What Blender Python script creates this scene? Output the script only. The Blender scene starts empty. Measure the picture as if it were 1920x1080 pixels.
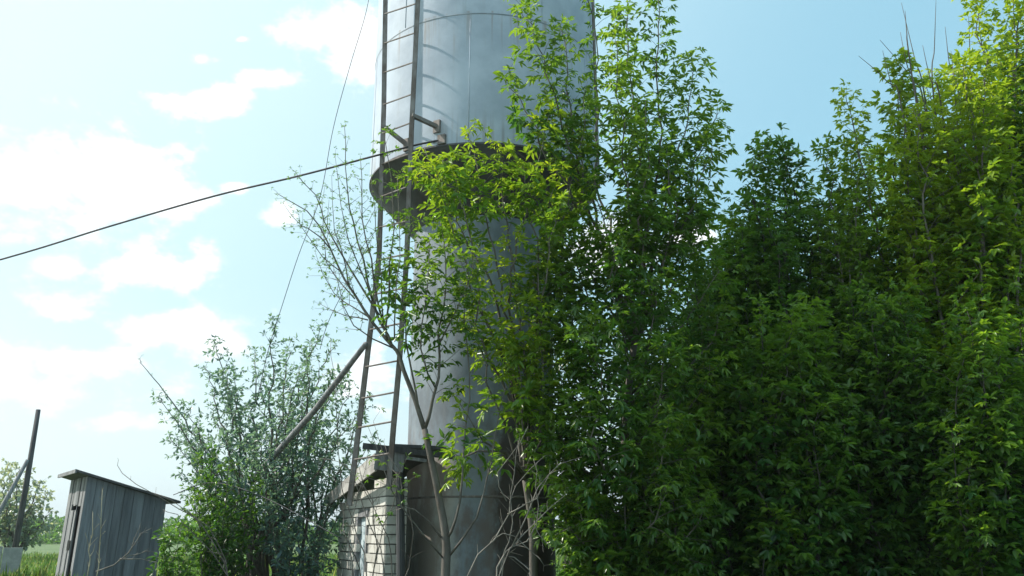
import bpy, math, random
import numpy as np
from mathutils import Vector, Matrix
R = math.radians
random.seed(11); rng = np.random.default_rng(11)
scene = bpy.context.scene
C = scene.collection

# ---------------------------------------------------------------- camera
F, PITCH, EYE = 1600.0, R(16.2), 1.5
cp, sp = math.cos(PITCH), math.sin(PITCH)
cam_d = bpy.data.cameras.new('camera'); cam = bpy.data.objects.new('camera', cam_d); C.objects.link(cam)
cam.location = (0, 0, EYE); cam.rotation_euler = (R(90) + PITCH, 0, 0)
cam_d.sensor_width = 36; cam_d.lens = 36 * F / 1920; cam_d.clip_end = 6000; cam_d.clip_start = .05
scene.camera = cam

def W(px, py, Y):
    """world point at distance Y in front of the camera seen at photo pixel px,py"""
    u = (px - 960) / F; v = (540 - py) / F
    d = (u, cp - v * sp, sp + v * cp); t = Y / d[1]
    return Vector((d[0] * t, Y, EYE + d[2] * t))

# ---------------------------------------------------------------- light
SUN_AZ, SUN_EL = R(-82), R(45)          # azimuth clockwise from +Y
sdir = Vector((math.sin(SUN_AZ) * math.cos(SUN_EL), math.cos(SUN_AZ) * math.cos(SUN_EL), math.sin(SUN_EL)))
sun_d = bpy.data.lights.new('sun', 'SUN'); sun = bpy.data.objects.new('sun', sun_d); C.objects.link(sun)
sun_d.energy = 3.4; sun_d.angle = R(.5); sun_d.color = (1, .95, .86)
sun.rotation_euler = sdir.to_track_quat('Z', 'Y').to_euler(); sun.location = sdir * 60

scene.view_settings.view_transform = 'Standard'
scene.view_settings.look = 'None'
scene.view_settings.exposure = 1.03
scene.view_settings.gamma = 1
SKY_STRENGTH = .10
RIM, TR = EYE + 4.42, 1.515     # tank bottom height and tank radius

class NT:
    def __init__(s, tree): s.t = tree; s.n = tree.nodes; s.l = tree.links
    def new(s, kind, **kw):
        n = s.n.new(kind)
        for k, v in kw.items(): setattr(n, k, v)
        return n
    def put(s, sock, val):
        if isinstance(val, bpy.types.NodeSocket): s.l.new(val, sock)
        else: sock.default_value = val
    def math(s, op, a, b=0.0, c=0.0, clamp=False):
        n = s.new('ShaderNodeMath', operation=op, use_clamp=clamp)
        s.put(n.inputs[0], a); s.put(n.inputs[1], b); s.put(n.inputs[2], c)
        return n.outputs[0]
    def mix(s, f, a, b, blend='MIX'):
        n = s.new('ShaderNodeMix', data_type='RGBA', blend_type=blend)
        s.put(n.inputs[0], f); s.put(n.inputs[6], a); s.put(n.inputs[7], b)
        return n.outputs[2]
    def smooth(s, x, lo, hi, a=0.0, b=1.0):
        n = s.new('ShaderNodeMapRange', interpolation_type='SMOOTHSTEP')
        s.put(n.inputs[0], x)
        for i, v in ((1, lo), (2, hi), (3, a), (4, b)): n.inputs[i].default_value = v
        return n.outputs[0]
    def noise(s, vec, scale, detail=4, rough=.55):
        n = s.new('ShaderNodeTexNoise'); s.put(n.inputs['Vector'], vec)
        n.inputs['Scale'].default_value = scale; n.inputs['Detail'].default_value = detail
        n.inputs['Roughness'].default_value = rough
        return n.outputs['Fac']
    def scalev(s, vec, sc):
        n = s.new('ShaderNodeMapping'); s.put(n.inputs[0], vec); n.inputs['Scale'].default_value = sc
        return n.outputs[0]
    def ramp(s, f, stops):
        n = s.new('ShaderNodeValToRGB'); s.put(n.inputs[0], f)
        e = n.color_ramp.elements
        while len(e) < len(stops): e.new(.5)
        for i, (p, c) in enumerate(stops):
            e[i].position = p; e[i].color = (*c, 1)
        return n.outputs[0]

world = bpy.data.worlds.new('World'); scene.world = world; world.use_nodes = True
T = NT(world.node_tree); T.n.clear()
out = T.new('ShaderNodeOutputWorld'); bg = T.new('ShaderNodeBackground'); T.l.new(bg.outputs[0], out.inputs[0])
sky = T.new('ShaderNodeTexSky', sky_type='NISHITA'); sky.sun_disc = False
sky.sun_elevation = SUN_EL; sky.sun_rotation = SUN_AZ
sky.air_density = 1.0; sky.dust_density = 4.0; sky.ozone_density = 1.0
tc = T.new('ShaderNodeTexCoord'); gen = tc.outputs['Generated']
sep = T.new('ShaderNodeSeparateXYZ'); T.l.new(gen, sep.inputs[0])
yy = T.math('MAXIMUM', sep.outputs[1], .05)
ca = T.math('DIVIDE', sep.outputs[0], yy); cb = T.math('DIVIDE', sep.outputs[2], yy)
n1 = T.math('SUBTRACT', T.noise(T.scalev(gen, (1, 1, 1.7)), 9, 7, .6), .5)
n2 = T.math('SUBTRACT', T.noise(T.scalev(gen, (1, 1, 1.5)), 22, 5, .6), .5)
wob = T.math('ADD', T.math('MULTIPLY', n1, 3.2), T.math('MULTIPLY', n2, 2.0))
clouds = [(60, 350, 360, 190), (240, 350, 190, 115), (690, 60, 190, 110), (385, 190, 125, 46), (505, 147, 75, 30), (380, 110, 70, 28),
          (452, 74, 22, 12), (270, 515, 130, 52), (400, 490, 86, 80), (95, 500, 80, 44), (515, 408, 52, 32), (330, 620, 260, 84), (90, 580, 150, 56),
          (110, 690, 250, 90), (240, 795, 110, 26), (440, 350, 34, 18), (1300, 440, 70, 42), (1130, 480, 120, 80),
          (1750, 900, 260, 120), (700, 700, 120, 90), (1060, 900, 120, 60), (1330, 560, 60, 40)]
tot = None
for (px, py, rx, ry) in clouds:
    u = (px - 960) / F; v = (540 - py) / F; dy = cp - v * sp
    a0 = u / dy; b0 = (sp + v * cp) / dy
    e = T.math('ADD', T.math('POWER', T.math('MULTIPLY', T.math('SUBTRACT', ca, a0), F / rx), 2),
               T.math('POWER', T.math('MULTIPLY', T.math('SUBTRACT', cb, b0), F / ry), 2))
    e = T.math('SUBTRACT', 1.0, T.math('SQRT', e))
    tot = e if tot is None else T.math('MAXIMUM', tot, e)
front = T.smooth(sep.outputs[1], .1, .4)
tot = T.math('ADD', T.math('MULTIPLY', T.math('MAXIMUM', tot, -1.0), front), T.math('MULTIPLY', T.math('SUBTRACT', 1.0, front), -.25))
cm = T.smooth(T.math('ADD', tot, wob), .12, .85)
# skies seen through warm phone white balance: slightly cyan
tint = T.mix(1.0, sky.outputs[0], (.92, 1.10, 1.0, 1), 'MULTIPLY')
skyc = T.mix(1.0, tint, (SKY_STRENGTH,) * 3 + (1,), 'MULTIPLY')
skyc = T.mix(.55, skyc, (.20, .42, .52, 1))
dotn = T.new('ShaderNodeVectorMath', operation='DOT_PRODUCT'); T.l.new(gen, dotn.inputs[0]); dotn.inputs[1].default_value = sdir
skyc = T.mix(T.smooth(dotn.outputs['Value'], .12, .90, 0, .95), skyc, (.42, .525, .55, 1))   # bright haze round the sun
hz = T.smooth(sep.outputs[2], .0, .30, .62, 0)
skyc = T.mix(hz, skyc, (.58, .65, .64, 1))
shade = T.smooth(T.noise(gen, 3.2, 3), .35, .7)
cl = T.mix(shade, (.74, .75, .75, 1), (.56, .58, .60, 1))
T.l.new(T.mix(cm, skyc, cl), bg.inputs[0]); bg.inputs[1].default_value = 1.0

# ---------------------------------------------------------------- materials
def mat(name):
    m = bpy.data.materials.new(name); m.use_nodes = True
    t = NT(m.node_tree); b = t.n['Principled BSDF']
    return m, t, b
def objco(t): return t.new('ShaderNodeTexCoord').outputs['Object']
def bump(t, b, h, s=.4, d=.02):
    n = t.new('ShaderNodeBump'); n.inputs['Strength'].default_value = s; n.inputs['Distance'].default_value = d
    t.put(n.inputs['Height'], h); t.l.new(n.outputs[0], b.inputs['Normal'])
def basic(name, c1, c2, scale=6, rough=.8, metal=0, stretch=(1, 1, 1), bs=.3, bd=.01):
    m, t, b = mat(name); v = t.scalev(objco(t), stretch)
    n = t.noise(v, scale, 6, .6); k = t.smooth(n, .3, .7)
    t.l.new(t.mix(k, (*c1, 1), (*c2, 1)), b.inputs['Base Color'])
    b.inputs['Roughness'].default_value = rough; b.inputs['Metallic'].default_value = metal
    bump(t, b, t.noise(v, scale * 4, 4), bs, bd)
    return m
def leafmat(name, lo, hi, young, trans=.45, rough=.33):
    m = bpy.data.materials.new(name); m.use_nodes = True
    t = NT(m.node_tree); t.n.clear()
    o = t.new('ShaderNodeOutputMaterial')
    a1 = t.new('ShaderNodeAttribute'); a1.attribute_name = 'tone'
    a2 = t.new('ShaderNodeAttribute'); a2.attribute_name = 'young'
    col = t.mix(a1.outputs['Fac'], (*lo, 1), (*hi, 1))
    col = t.mix(a2.outputs['Fac'], col, (*young, 1))
    p = t.new('ShaderNodeBsdfPrincipled'); t.l.new(col, p.inputs['Base Color'])
    p.inputs['Roughness'].default_value = rough; p.inputs['Specular IOR Level'].default_value = .65
    tr = t.new('ShaderNodeBsdfTranslucent')
    t.l.new(t.mix(1.0, col, (1.9, 1.75, .8, 1), 'MULTIPLY'), tr.inputs[0])
    mx = t.new('ShaderNodeMixShader'); mx.inputs[0].default_value = trans
    t.l.new(p.outputs[0], mx.inputs[1]); t.l.new(tr.outputs[0], mx.inputs[2]); t.l.new(mx.outputs[0], o.inputs[0])
    return m

M = {}
M['bark'] = basic('bark', (.17, .155, .135), (.075, .065, .055), 9, .9, 0, (1, 1, .25), .6, .01)
M['bark_dark'] = basic('bark_dark', (.085, .08, .065), (.04, .037, .03), 9, .9, 0, (1, 1, .25), .5, .01)
M['dead_twig'] = basic('dead_twig', (.24, .22, .19), (.12, .11, .095), 14, .85, 0, (1, 1, .4), .4, .005)
M['straw'] = basic('straw', (.45, .40, .27), (.30, .26, .16), 10, .8)
M['leaf_maple'] = leafmat('leaf_maple', (.030, .105, .022), (.095, .20, .030), (.19, .30, .030), .5)
M['leaf_bright'] = leafmat('leaf_bright', (.055, .155, .020), (.15, .27, .024), (.29, .38, .028), .5)
M['leaf_dark'] = leafmat('leaf_dark', (.016, .078, .024), (.075, .175, .032), (.16, .28, .03), .52)
M['leaf_willow'] = leafmat('leaf_willow', (.07, .15, .17), (.13, .22, .25), (.14, .23, .13), .5)  # haze veil put into the leaf colour: paler and bluer
M['leaf_pale'] = leafmat('leaf_pale', (.12, .19, .17), (.22, .29, .27), (.42, .45, .43), .4)
M['grass'] = leafmat('grass', (.06, .15, .03), (.12, .24, .05), (.26, .28, .13), .4, .6)

# weathered aluminium paint on the tower
m, t, b = mat('tank_paint'); M['tank'] = m; v = objco(t)
streak = t.noise(t.scalev(v, (1, 1, .12)), 7, 5, .6); blot = t.noise(v, 1.6, 6, .6); fine = t.noise(v, 26, 4, .6)
c = t.mix(t.smooth(blot, .35, .68), (.44, .50, .58, 1), (.33, .385, .46, 1))
c = t.mix(t.smooth(streak, .55, .8, 0, .55), c, (.30, .31, .32, 1))
sz = t.new('ShaderNodeSeparateXYZ'); t.l.new(v, sz.inputs[0])
thin = t.noise(t.scalev(v, (1, 1, .04)), 16, 3, .5)
for zs in (RIM - .36 + 1.75, RIM - .36 + 3.5):       # rust runs under the plate seams (object z starts at the ground)
    near = t.math('MULTIPLY', t.smooth(sz.outputs[2], zs - .75, zs, 0, 1), t.smooth(sz.outputs[2], zs, zs + .01, 1, 0))
    c = t.mix(t.math('MULTIPLY', near, t.smooth(thin, .55, .72, 0, .55)), c, (.24, .17, .12, 1))
near = t.smooth(sz.outputs[2], RIM - .36, RIM - .36 + .5, 1, 0)
c = t.mix(t.math('MULTIPLY', near, t.smooth(thin, .48, .70, 0, .55)), c, (.22, .19, .17, 1))
c = t.mix(t.smooth(fine, .70, .80, 0, .5), c, (.20, .17, .15, 1))
t.l.new(c, b.inputs['Base Color']); b.inputs['Metallic'].default_value = 0; b.inputs['Roughness'].default_value = .72; b.inputs['Specular IOR Level'].default_value = .3
bump(t, b, t.noise(v, 2.2, 5), .25, .03)

m, t, b = mat('stem_paint'); M['stem'] = m; v = objco(t)
streak = t.noise(t.scalev(v, (1, 1, .15)), 6, 5, .6); blot = t.noise(t.scalev(v, (1, 1, .6)), 2.4, 6, .65); fine = t.noise(v, 30, 4, .6)
sepz = t.new('ShaderNodeSeparateXYZ'); t.l.new(v, sepz.inputs[0])
low = t.smooth(sepz.outputs[2], 1.6, 2.7, 1, 0)
c = t.mix(t.smooth(blot, .35, .65), (.24, .28, .315, 1), (.15, .18, .21, 1))
c = t.mix(t.smooth(streak, .5, .8, 0, .5), c, (.26, .26, .26, 1))
rustm = t.math('MULTIPLY', t.smooth(t.math('ADD', blot, t.math('MULTIPLY', streak, .4)), .62, .80), t.math('ADD', t.math('MULTIPLY', low, .75), .15))
c = t.mix(t.smooth(t.math('ADD', sepz.outputs[2], t.math('MULTIPLY', streak, .3)), 1.95, 2.25, .85, 0), c, t.mix(t.smooth(t.math('ADD', sepz.outputs[0], t.math('MULTIPLY', blot, .3)), -.22, -.02), (.46, .43, .39, 1), c))  # sunlit left side of the stem foot painted in as pale beige
c = t.mix(t.math('MULTIPLY', rustm, .6), c, (.17, .11, .08, 1))
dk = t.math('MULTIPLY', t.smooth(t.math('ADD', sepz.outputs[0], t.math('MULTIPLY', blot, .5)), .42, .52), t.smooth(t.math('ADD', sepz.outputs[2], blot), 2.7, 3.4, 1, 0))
c = t.mix(t.math('MULTIPLY', dk, .85), c, (.065, .045, .038, 1))   # old rust on the lower right plate, with its shade painted in
c = t.mix(t.smooth(fine, .68, .78, 0, .55), c, (.16, .10, .07, 1))
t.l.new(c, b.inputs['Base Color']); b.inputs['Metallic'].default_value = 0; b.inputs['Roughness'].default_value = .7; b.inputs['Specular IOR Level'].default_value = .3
bump(t, b, t.noise(v, 3, 5), .25, .03)

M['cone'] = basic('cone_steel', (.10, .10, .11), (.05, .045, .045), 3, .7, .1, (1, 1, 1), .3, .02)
M['iron'] = basic('old_iron', (.26, .24, .23), (.12, .09, .075), 8, .7, .3, (1, 1, .5), .4, .004)
M['cable'] = basic('cable_rubber', (.02, .022, .03), (.035, .035, .04), 8, .6)
M['wood'] = basic('grey_wood', (.26, .26, .27), (.12, .12, .125), 6, .9, 0, (3, 3, .25), .6, .008)
M['wood_dark'] = basic('dark_wood', (.085, .085, .09), (.04, .04, .045), 6, .9, 0, (3, 3, .25), .6, .008)
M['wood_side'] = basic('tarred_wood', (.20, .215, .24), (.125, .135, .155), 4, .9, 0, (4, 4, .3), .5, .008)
for nm in ('wood', 'wood_side'):
    m = M[nm]; t = NT(m.node_tree); b = t.n['Principled BSDF']; src = b.inputs['Base Color'].links[0].from_socket
    a = t.new('ShaderNodeAttribute'); a.attribute_name = 'tone'
    st = t.smooth(t.noise(t.scalev(objco(t), (5, 5, .35)), 5, 6, .7), .45, .75, 1.1, .62)
    k = t.math('MULTIPLY', t.smooth(a.outputs['Fac'], 0, 1, .84, 1.12), st)
    cmb = t.new('ShaderNodeCombineColor')
    for q in range(3): t.l.new(k, cmb.inputs[q])
    t.l.new(t.mix(1.0, src, cmb.outputs[0], 'MULTIPLY'), b.inputs['Base Color'])
M['felt'] = basic('roofing_felt', (.10, .10, .11), (.06, .06, .065), 8, .85)
M['board'] = basic('painted_board', (.50, .48, .45), (.27, .25, .235), 5, .85, 0, (1, 1, 1), .4, .006)
M['mortar'] = basic('mortar', (.22, .21, .20), (.13, .125, .12), 12, .95)
m, t, b = mat('silicate_brick'); M['brick'] = m; v = objco(t)
a = t.new('ShaderNodeAttribute'); a.attribute_name = 'tone'
c = t.mix(a.outputs['Fac'], (.40, .385, .35, 1), (.62, .60, .55, 1))
c = t.mix(t.smooth(t.noise(v, 9, 6), .52, .75, 0, .7), c, (.27, .24, .20, 1))
t.l.new(c, b.inputs['Base Color']); b.inputs['Roughness'].default_value = .92; bump(t, b, t.noise(v, 40, 4), .4, .006)
M['concrete'] = basic('concrete', (.32, .32, .31), (.22, .22, .215), 6, .9)
M['white_paint'] = basic('pale_blue_paint', (.52, .60, .63), (.36, .42, .45), 6, .7, 0, (2, 2, .4))
m, t, b = mat('soil_grass'); M['ground'] = m; v = objco(t)
c = t.mix(t.smooth(t.noise(v, .35, 6), .35, .65), (.06, .12, .035, 1), (.10, .16, .05, 1))
c = t.mix(t.smooth(t.noise(v, 3.5, 6), .5, .75), c, (.15, .12, .07, 1))
t.l.new(c, b.inputs['Base Color']); b.inputs['Roughness'].default_value = .95; bump(t, b, t.noise(v, 8, 6), .6, .05)
M['hill'] = basic('far_hill', (.045, .08, .05), (.07, .10, .06), .02, .95)

# ---------------------------------------------------------------- mesh helpers
def tag(o, label=None, cat=None, group=None, kind=None):
    for k, v in (('label', label), ('category', cat), ('group', group), ('kind', kind)):
        if v: o[k] = v
    return o
def thing(name, loc, label, cat, group=None, rot=(0, 0, 0)):
    o = bpy.data.objects.new(name, None); C.objects.link(o); o.location = loc; o.rotation_euler = rot
    o.empty_display_size = .1
    return tag(o, label, cat, group)

class MB:
    def __init__(s): s.v = []; s.f = []; s.t = []; s.tone = 0.5
    def face(s, f): s.f.append(f); s.t.append(s.tone)
    def box(s, c, size, rot=None):
        n = len(s.v); c = Vector(c)
        for z in (-.5, .5):
            for x, y in ((-.5, -.5), (.5, -.5), (.5, .5), (-.5, .5)):
                p = Vector((x * size[0], y * size[1], z * size[2]))
                if rot is not None: p = rot @ p
                s.v.append(c + p)
        for f in ((3, 2, 1, 0), (4, 5, 6, 7), (0, 1, 5, 4), (1, 2, 6, 5), (2, 3, 7, 6), (3, 0, 4, 7)): s.face([n + i for i in f])
    def bar(s, a, b, w, h, up=Vector((0, 0, 1))):
        a = Vector(a); b = Vector(b); z = (b - a); L = z.length; z.normalize()
        x = z.cross(up); x = x.normalized() if x.length > 1e-4 else Vector((1, 0, 0)); y = z.cross(x)
        s.box((a + b) / 2, (w, h, L), Matrix((x, y, z)).transposed())
    def tube(s, pts, rad, sides=6, cap=True):
        pts = [Vector(p) for p in pts]; n = len(pts)
        if not hasattr(rad, '__len__'): rad = [rad] * n
        base = len(s.v); d = (pts[1] - pts[0]).normalized()
        x = d.orthogonal().normalized()
        for i in range(n):
            d = (pts[min(i + 1, n - 1)] - pts[max(i - 1, 0)]).normalized()
            x = (x - d * x.dot(d)); x = x.normalized() if x.length > 1e-5 else d.orthogonal().normalized()
            y = d.cross(x)
            for k in range(sides):
                a = 2 * math.pi * k / sides
                s.v.append(pts[i] + (x * math.cos(a) + y * math.sin(a)) * rad[i])
        for i in range(n - 1):
            for k in range(sides):
                a = base + i * sides + k; b2 = base + i * sides + (k + 1) % sides
                s.face([a, b2, b2 + sides, a + sides])
        if cap:
            s.face([base + k for k in reversed(range(sides))]); s.face([base + (n - 1) * sides + k for k in range(sides)])
    def lathe(s, prof, seg=64, close=True):
        base = len(s.v)
        for r, z in prof:
            for k in range(seg):
                a = 2 * math.pi * k / seg; s.v.append(Vector((r * math.cos(a), r * math.sin(a), z)))
        for i in range(len(prof) - 1):
            for k in range(seg):
                a = base + i * seg + k; b2 = base + i * seg + (k + 1) % seg
                s.face([a, b2, b2 + seg, a + seg])
        if close:
            s.face([base + k for k in reversed(range(seg))]); s.face([base + (len(prof) - 1) * seg + k for k in range(seg)])
    def build(s, name, m, parent=None, smooth=False, inv=True):
        me = bpy.data.meshes.new(name)
        vs = s.v
        if parent is not None and inv:
            mi = parent_world(parent).inverted(); vs = [mi @ p for p in s.v]
        me.from_pydata([tuple(p) for p in vs], [], s.f)
        at = me.attributes.new('tone', 'FLOAT', 'FACE'); at.data.foreach_set('value', s.t)
        me.materials.append(m)
        if smooth: me.shade_smooth()
        o = bpy.data.objects.new(name, me); C.objects.link(o)
        if parent is not None: o.parent = parent
        return o
def parent_world(p):
    mw = Matrix.Translation(p.location) @ p.rotation_euler.to_matrix().to_4x4()
    return parent_world(p.parent) @ mw if p.parent else mw

def smoothstep(a, b, x):
    x = min(1, max(0, (x - a) / (b - a))); return x * x * (3 - 2 * x)
def gz(x, y):
    z = .40 * smoothstep(3, 6.5, y)
    z += .40 * math.exp(-(((x + 4.15) / .62) ** 2 + ((y - 7.6) / 1.1) ** 2))
    z += .03 * math.sin(x * 1.3 + 1) * math.sin(y * .9)
    return z

# ---------------------------------------------------------------- ground, hills
def grid_axis(near, far, step, grow):
    a = [0.0]; st = step
    while a[-1] < far:
        if a[-1] > near: st *= grow
        a.append(a[-1] + st)
    return a
xs = grid_axis(12, 3500, .5, 1.25); xs = [-x for x in reversed(xs[1:])] + xs
ys = [-30, -15, -6] + grid_axis(16, 3500, .5, 1.22)
g = MB(); nx = len(xs)
for y in ys:
    for x in xs: g.v.append(Vector((x, y, gz(x, y) - .5 * smoothstep(150, 900, y))))
for j in range(len(ys) - 1):
    for i in range(nx - 1):
        a = j * nx + i; g.face([a, a + 1, a + 1 + nx, a + nx])
tag(g.build('ground', M['ground'], smooth=True), kind='structure')
rd_ = MB(); rx = [-60 + 2 * i for i in range(61)]
for x in rx:
    for y in (-7, -4, -1, 2, 2.7): rd_.v.append(Vector((x, y, gz(x, y) + .045 - (.03 if y in (-7, 2.7) else 0))))
for i in range(60):
    for k in range(4):
        a = 5 * i + k; rd_.face([a, a + 5, a + 6, a + 1])
M['gravel'] = basic('gravel', (.30, .285, .26), (.17, .16, .145), 14, .95, 0, (1, 1, 1), .8, .02)
tag(rd_.build('road', M['gravel'], smooth=True), kind='structure')
h = MB(); N = 160
for i in range(N + 1):
    x = -2400 + 4800 * i / N; hh = 13 + 7 * math.sin(i * .13) + 4 * math.sin(i * .41 + 1) + 1.5 * math.sin(i * 1.7)
    for (y, z) in ((1150, -2), (1260, hh * .7), (1420, hh), (1900, -2)): h.v.append(Vector((x, y, z)))
for i in range(N):
    for k in range(3):
        a = 4 * i + k; h.face([a, a + 4, a + 5, a + 1])
tag(h.build('hills', M['hill'], smooth=True), kind='structure')

# ---------------------------------------------------------------- water tower
TX, TY = W(907, 345, 10.65).x, 10.65

tower = thing('water_tower', (TX, TY, gz(TX, TY)), 'tall silver steel water tower with a wide cylindrical tank on a narrower rusty stem', 'water tower')
def shift(mb):
    for i, p in enumerate(mb.v): mb.v[i] = p + Vector((TX, TY, 0))
m_ = MB(); m_.lathe([(TR, RIM), (TR, RIM + 1.72), (TR, RIM + 3.5), (TR, RIM + 5.2)], 96, False); shift(m_)
tank = m_.build('tank', M['tank'], tower, True)
m_ = MB(); m_.lathe([(TR + .03, RIM + 5.2), (.2, RIM + 6.0)], 96); shift(m_); m_.build('tank_roof', M['tank'], tower)
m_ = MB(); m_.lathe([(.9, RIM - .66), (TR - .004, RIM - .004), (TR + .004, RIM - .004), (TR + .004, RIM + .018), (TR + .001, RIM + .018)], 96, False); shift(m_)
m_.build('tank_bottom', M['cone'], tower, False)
for z in (RIM + 1.75, RIM + 3.5):
    m_ = MB(); m_.lathe([(TR + .001, z - .010), (TR + .005, z), (TR + .001, z + .010)], 96, False); shift(m_); m_.build('weld_seam', M['stem'], tower, True)
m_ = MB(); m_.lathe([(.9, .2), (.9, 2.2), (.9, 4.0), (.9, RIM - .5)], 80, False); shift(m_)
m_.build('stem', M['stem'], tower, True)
for z in (EYE + .42,):
    m_ = MB(); m_.lathe([(.901, z - .012), (.907, z), (.901, z + .012)], 80, False); shift(m_); m_.build('weld_seam', M['iron'], tower, True)
for k, (a_, z0, z1) in enumerate(((-95, 0, 1.75), (-60, 1.75, 3.5), (-130, 1.75, 3.5), (-28, 0, 1.75), (-160, 0, 1.75))):
    a_ = R(a_); q = Vector((TX + (TR + .001) * math.cos(a_), TY + (TR + .001) * math.sin(a_), 0))
    m_ = MB(); m_.tube([q + Vector((0, 0, RIM + z0 + .03)), q + Vector((0, 0, RIM + (z0 + z1) / 2)), q + Vector((0, 0, RIM + z1 - .02))], .0045, 6); m_.build('weld_seam', M['tank'], tower, True)
# ladder (two angle-iron rails, rungs, brackets to the tank)
def rail_pt(pl, py):
    for (a, b) in zip(pl, pl[1:]):
        if a[1] <= py <= b[1]:
            k = (py - a[1]) / (b[1] - a[1]); return W(a[0] + (b[0] - a[0]) * k, py, a[2] + (b[2] - a[2]) * k)
    return W(*pl[-1])
LR = [(726, -260, 9.42), (722, 0, 9.40), (719, 200, 9.38), (710, 480, 9.32), (690, 650, 9.22), (672, 800, 9.12), (654, 946, 9.02)]
RR = [(790, -260, 9.08), (783, 0, 9.06), (771, 240, 9.04), (762, 480, 9.0), (748, 680, 8.92), (737, 800, 8.86), (728, 915, 8.8)]
lad = MB()
for k, pl in enumerate((LR, RR)):
    m_ = MB()
    for a, b2 in zip(pl, pl[1:]):
        A, B = W(*a), W(*b2); e = (B - A).normalized() * .012
        m_.bar(A - e, B + e, .050, .008, Vector((0, 1, 0))); m_.bar(A - e + Vector((.024, .025, 0)), B + e + Vector((.024, .025, 0)), .007, .052, Vector((0, 1, 0)))
    rail = m_.build('ladder_rail', M['iron'], tower)
ry = [-235, -165, -108, -50, 14, 69, 124, 184, 238, 296, 357, 414, 476, 540, 606, 676, 735, 790, 850]
for y in ry:
    A = rail_pt(LR, y + 12); B = rail_pt(RR, y - 8 if y < 400 else y)
    m_ = MB(); m_.tube([A, B], .010, 6); m_.build('ladder_rung', M['iron'], tower)
def on_tank(px, py):
    o = Vector((0, 0, EYE)); d = W(px, py, 10) - o; d.normalize()
    ox, oy = -TX, -TY; a = d.x ** 2 + d.y ** 2; b = 2 * (ox * d.x + oy * d.y); c_ = ox * ox + oy * oy - TR ** 2
    q = b * b - 4 * a * c_
    return o + d * ((-b - math.sqrt(max(q, 0))) / (2 * a))
for (A, q) in ((rail_pt(RR, 216), on_tank(820, 238)), (rail_pt(LR, 236), on_tank(764, 272)), (rail_pt(RR, -190), on_tank(822, -165)), (rail_pt(LR, -170), on_tank(768, -130))):
    m_ = MB(); m_.bar(A, q, .045, .045); m_.box(q, (.09, .05, .16), Matrix.Rotation(R(-30), 3, 'Z')); m_.build('ladder_bracket', M['iron'], tower)
# cable clamp plate near the rim and a thin pipe on the tank's left
q = on_tank(829, 262); m_ = MB(); m_.box(q, (.10, .05, .12), Matrix.Rotation(R(-28), 3, 'Z')); m_.build('cable_clamp', M['iron'], tower)
q1 = on_tank(1113 - 2, 0)
m_ = MB(); m_.tube([Vector((TX + 1.50, TY - .42, RIM - .1)), Vector((TX + 1.50, TY - .42, RIM + 4.5))], .022, 8); m_.build('overflow_pipe', M['iron'], tower)

# ---------------------------------------------------------------- cables
def wire(pl, r, label, name='overhead_cable', cat='cable', mt='cable'):
    pts = []
    for i in range(len(pl) - 1):
        p0 = Vector(W(*pl[max(i - 1, 0)])); p1 = W(*pl[i]); p2 = W(*pl[i + 1]); p3 = W(*pl[min(i + 2, len(pl) - 1)])
        for k in range(6):
            t_ = k / 6
            pts.append(.5 * ((2 * p1) + (p2 - p0) * t_ + (2 * p0 - 5 * p1 + 4 * p2 - p3) * t_ ** 2 + (3 * p1 - p0 - 3 * p2 + p3) * t_ ** 3))
    pts.append(W(*pl[-1])); m_ = MB(); m_.tube(pts, r, 6)
    return tag(m_.build(name, M[mt], smooth=True), label, cat)
qd = on_tank(829, 262)
wire([(-420, 600, 12), (0, 487, 11.2), (200, 426, 10.6), (400, 368, 10.1), (560, 330, 9.7), (700, 293, 9.35), (775, 273, 9.25), (829, 262, qd.y)], .0125,
     'thick black cable sagging across the open sky to the tank rim')
wire([(700, -60, 8.8), (687, 20, 8.8), (655, 128, 8.8), (625, 240, 8.9), (600, 370, 9.0), (560, 478, 9.1), (530, 570, 9.3), (502, 660, 9.6), (480, 760, 10)], .004,
     'thin wire hanging steeply down the sky left of the ladder', 'hanging_wire', 'wire')
wire([(700, 440, 9.3), (670, 500, 9.4), (645, 545, 9.5), (615, 605, 9.7), (600, 655, 9.8)], .004,
     'short thin wire slanting from the ladder down to the shrub', 'hanging_wire', 'wire')
wire([(640, 1010, 9.6), (500, 935, 10.2), (400, 905, 10.6), (325, 928, 10.9)], .005, 'grey wire running from the outhouse roof towards the brick hut', 'hanging_wire', 'wire')

# long wooden prop leaning against the ladder
m_ = MB(); A, B, Cc = W(686, 645, 9.15), W(590, 770, 10.3), W(410, 975, 12.6)
m_.tube([A, B, (B + Cc) / 2 + Vector((0, 0, .02)), Cc], [.030, .038, .044, .048], 7)
tag(m_.build('wooden_prop', M['wood'], smooth=True), 'long grey wooden pole leaning diagonally against the ladder above the shrub', 'pole')

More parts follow.
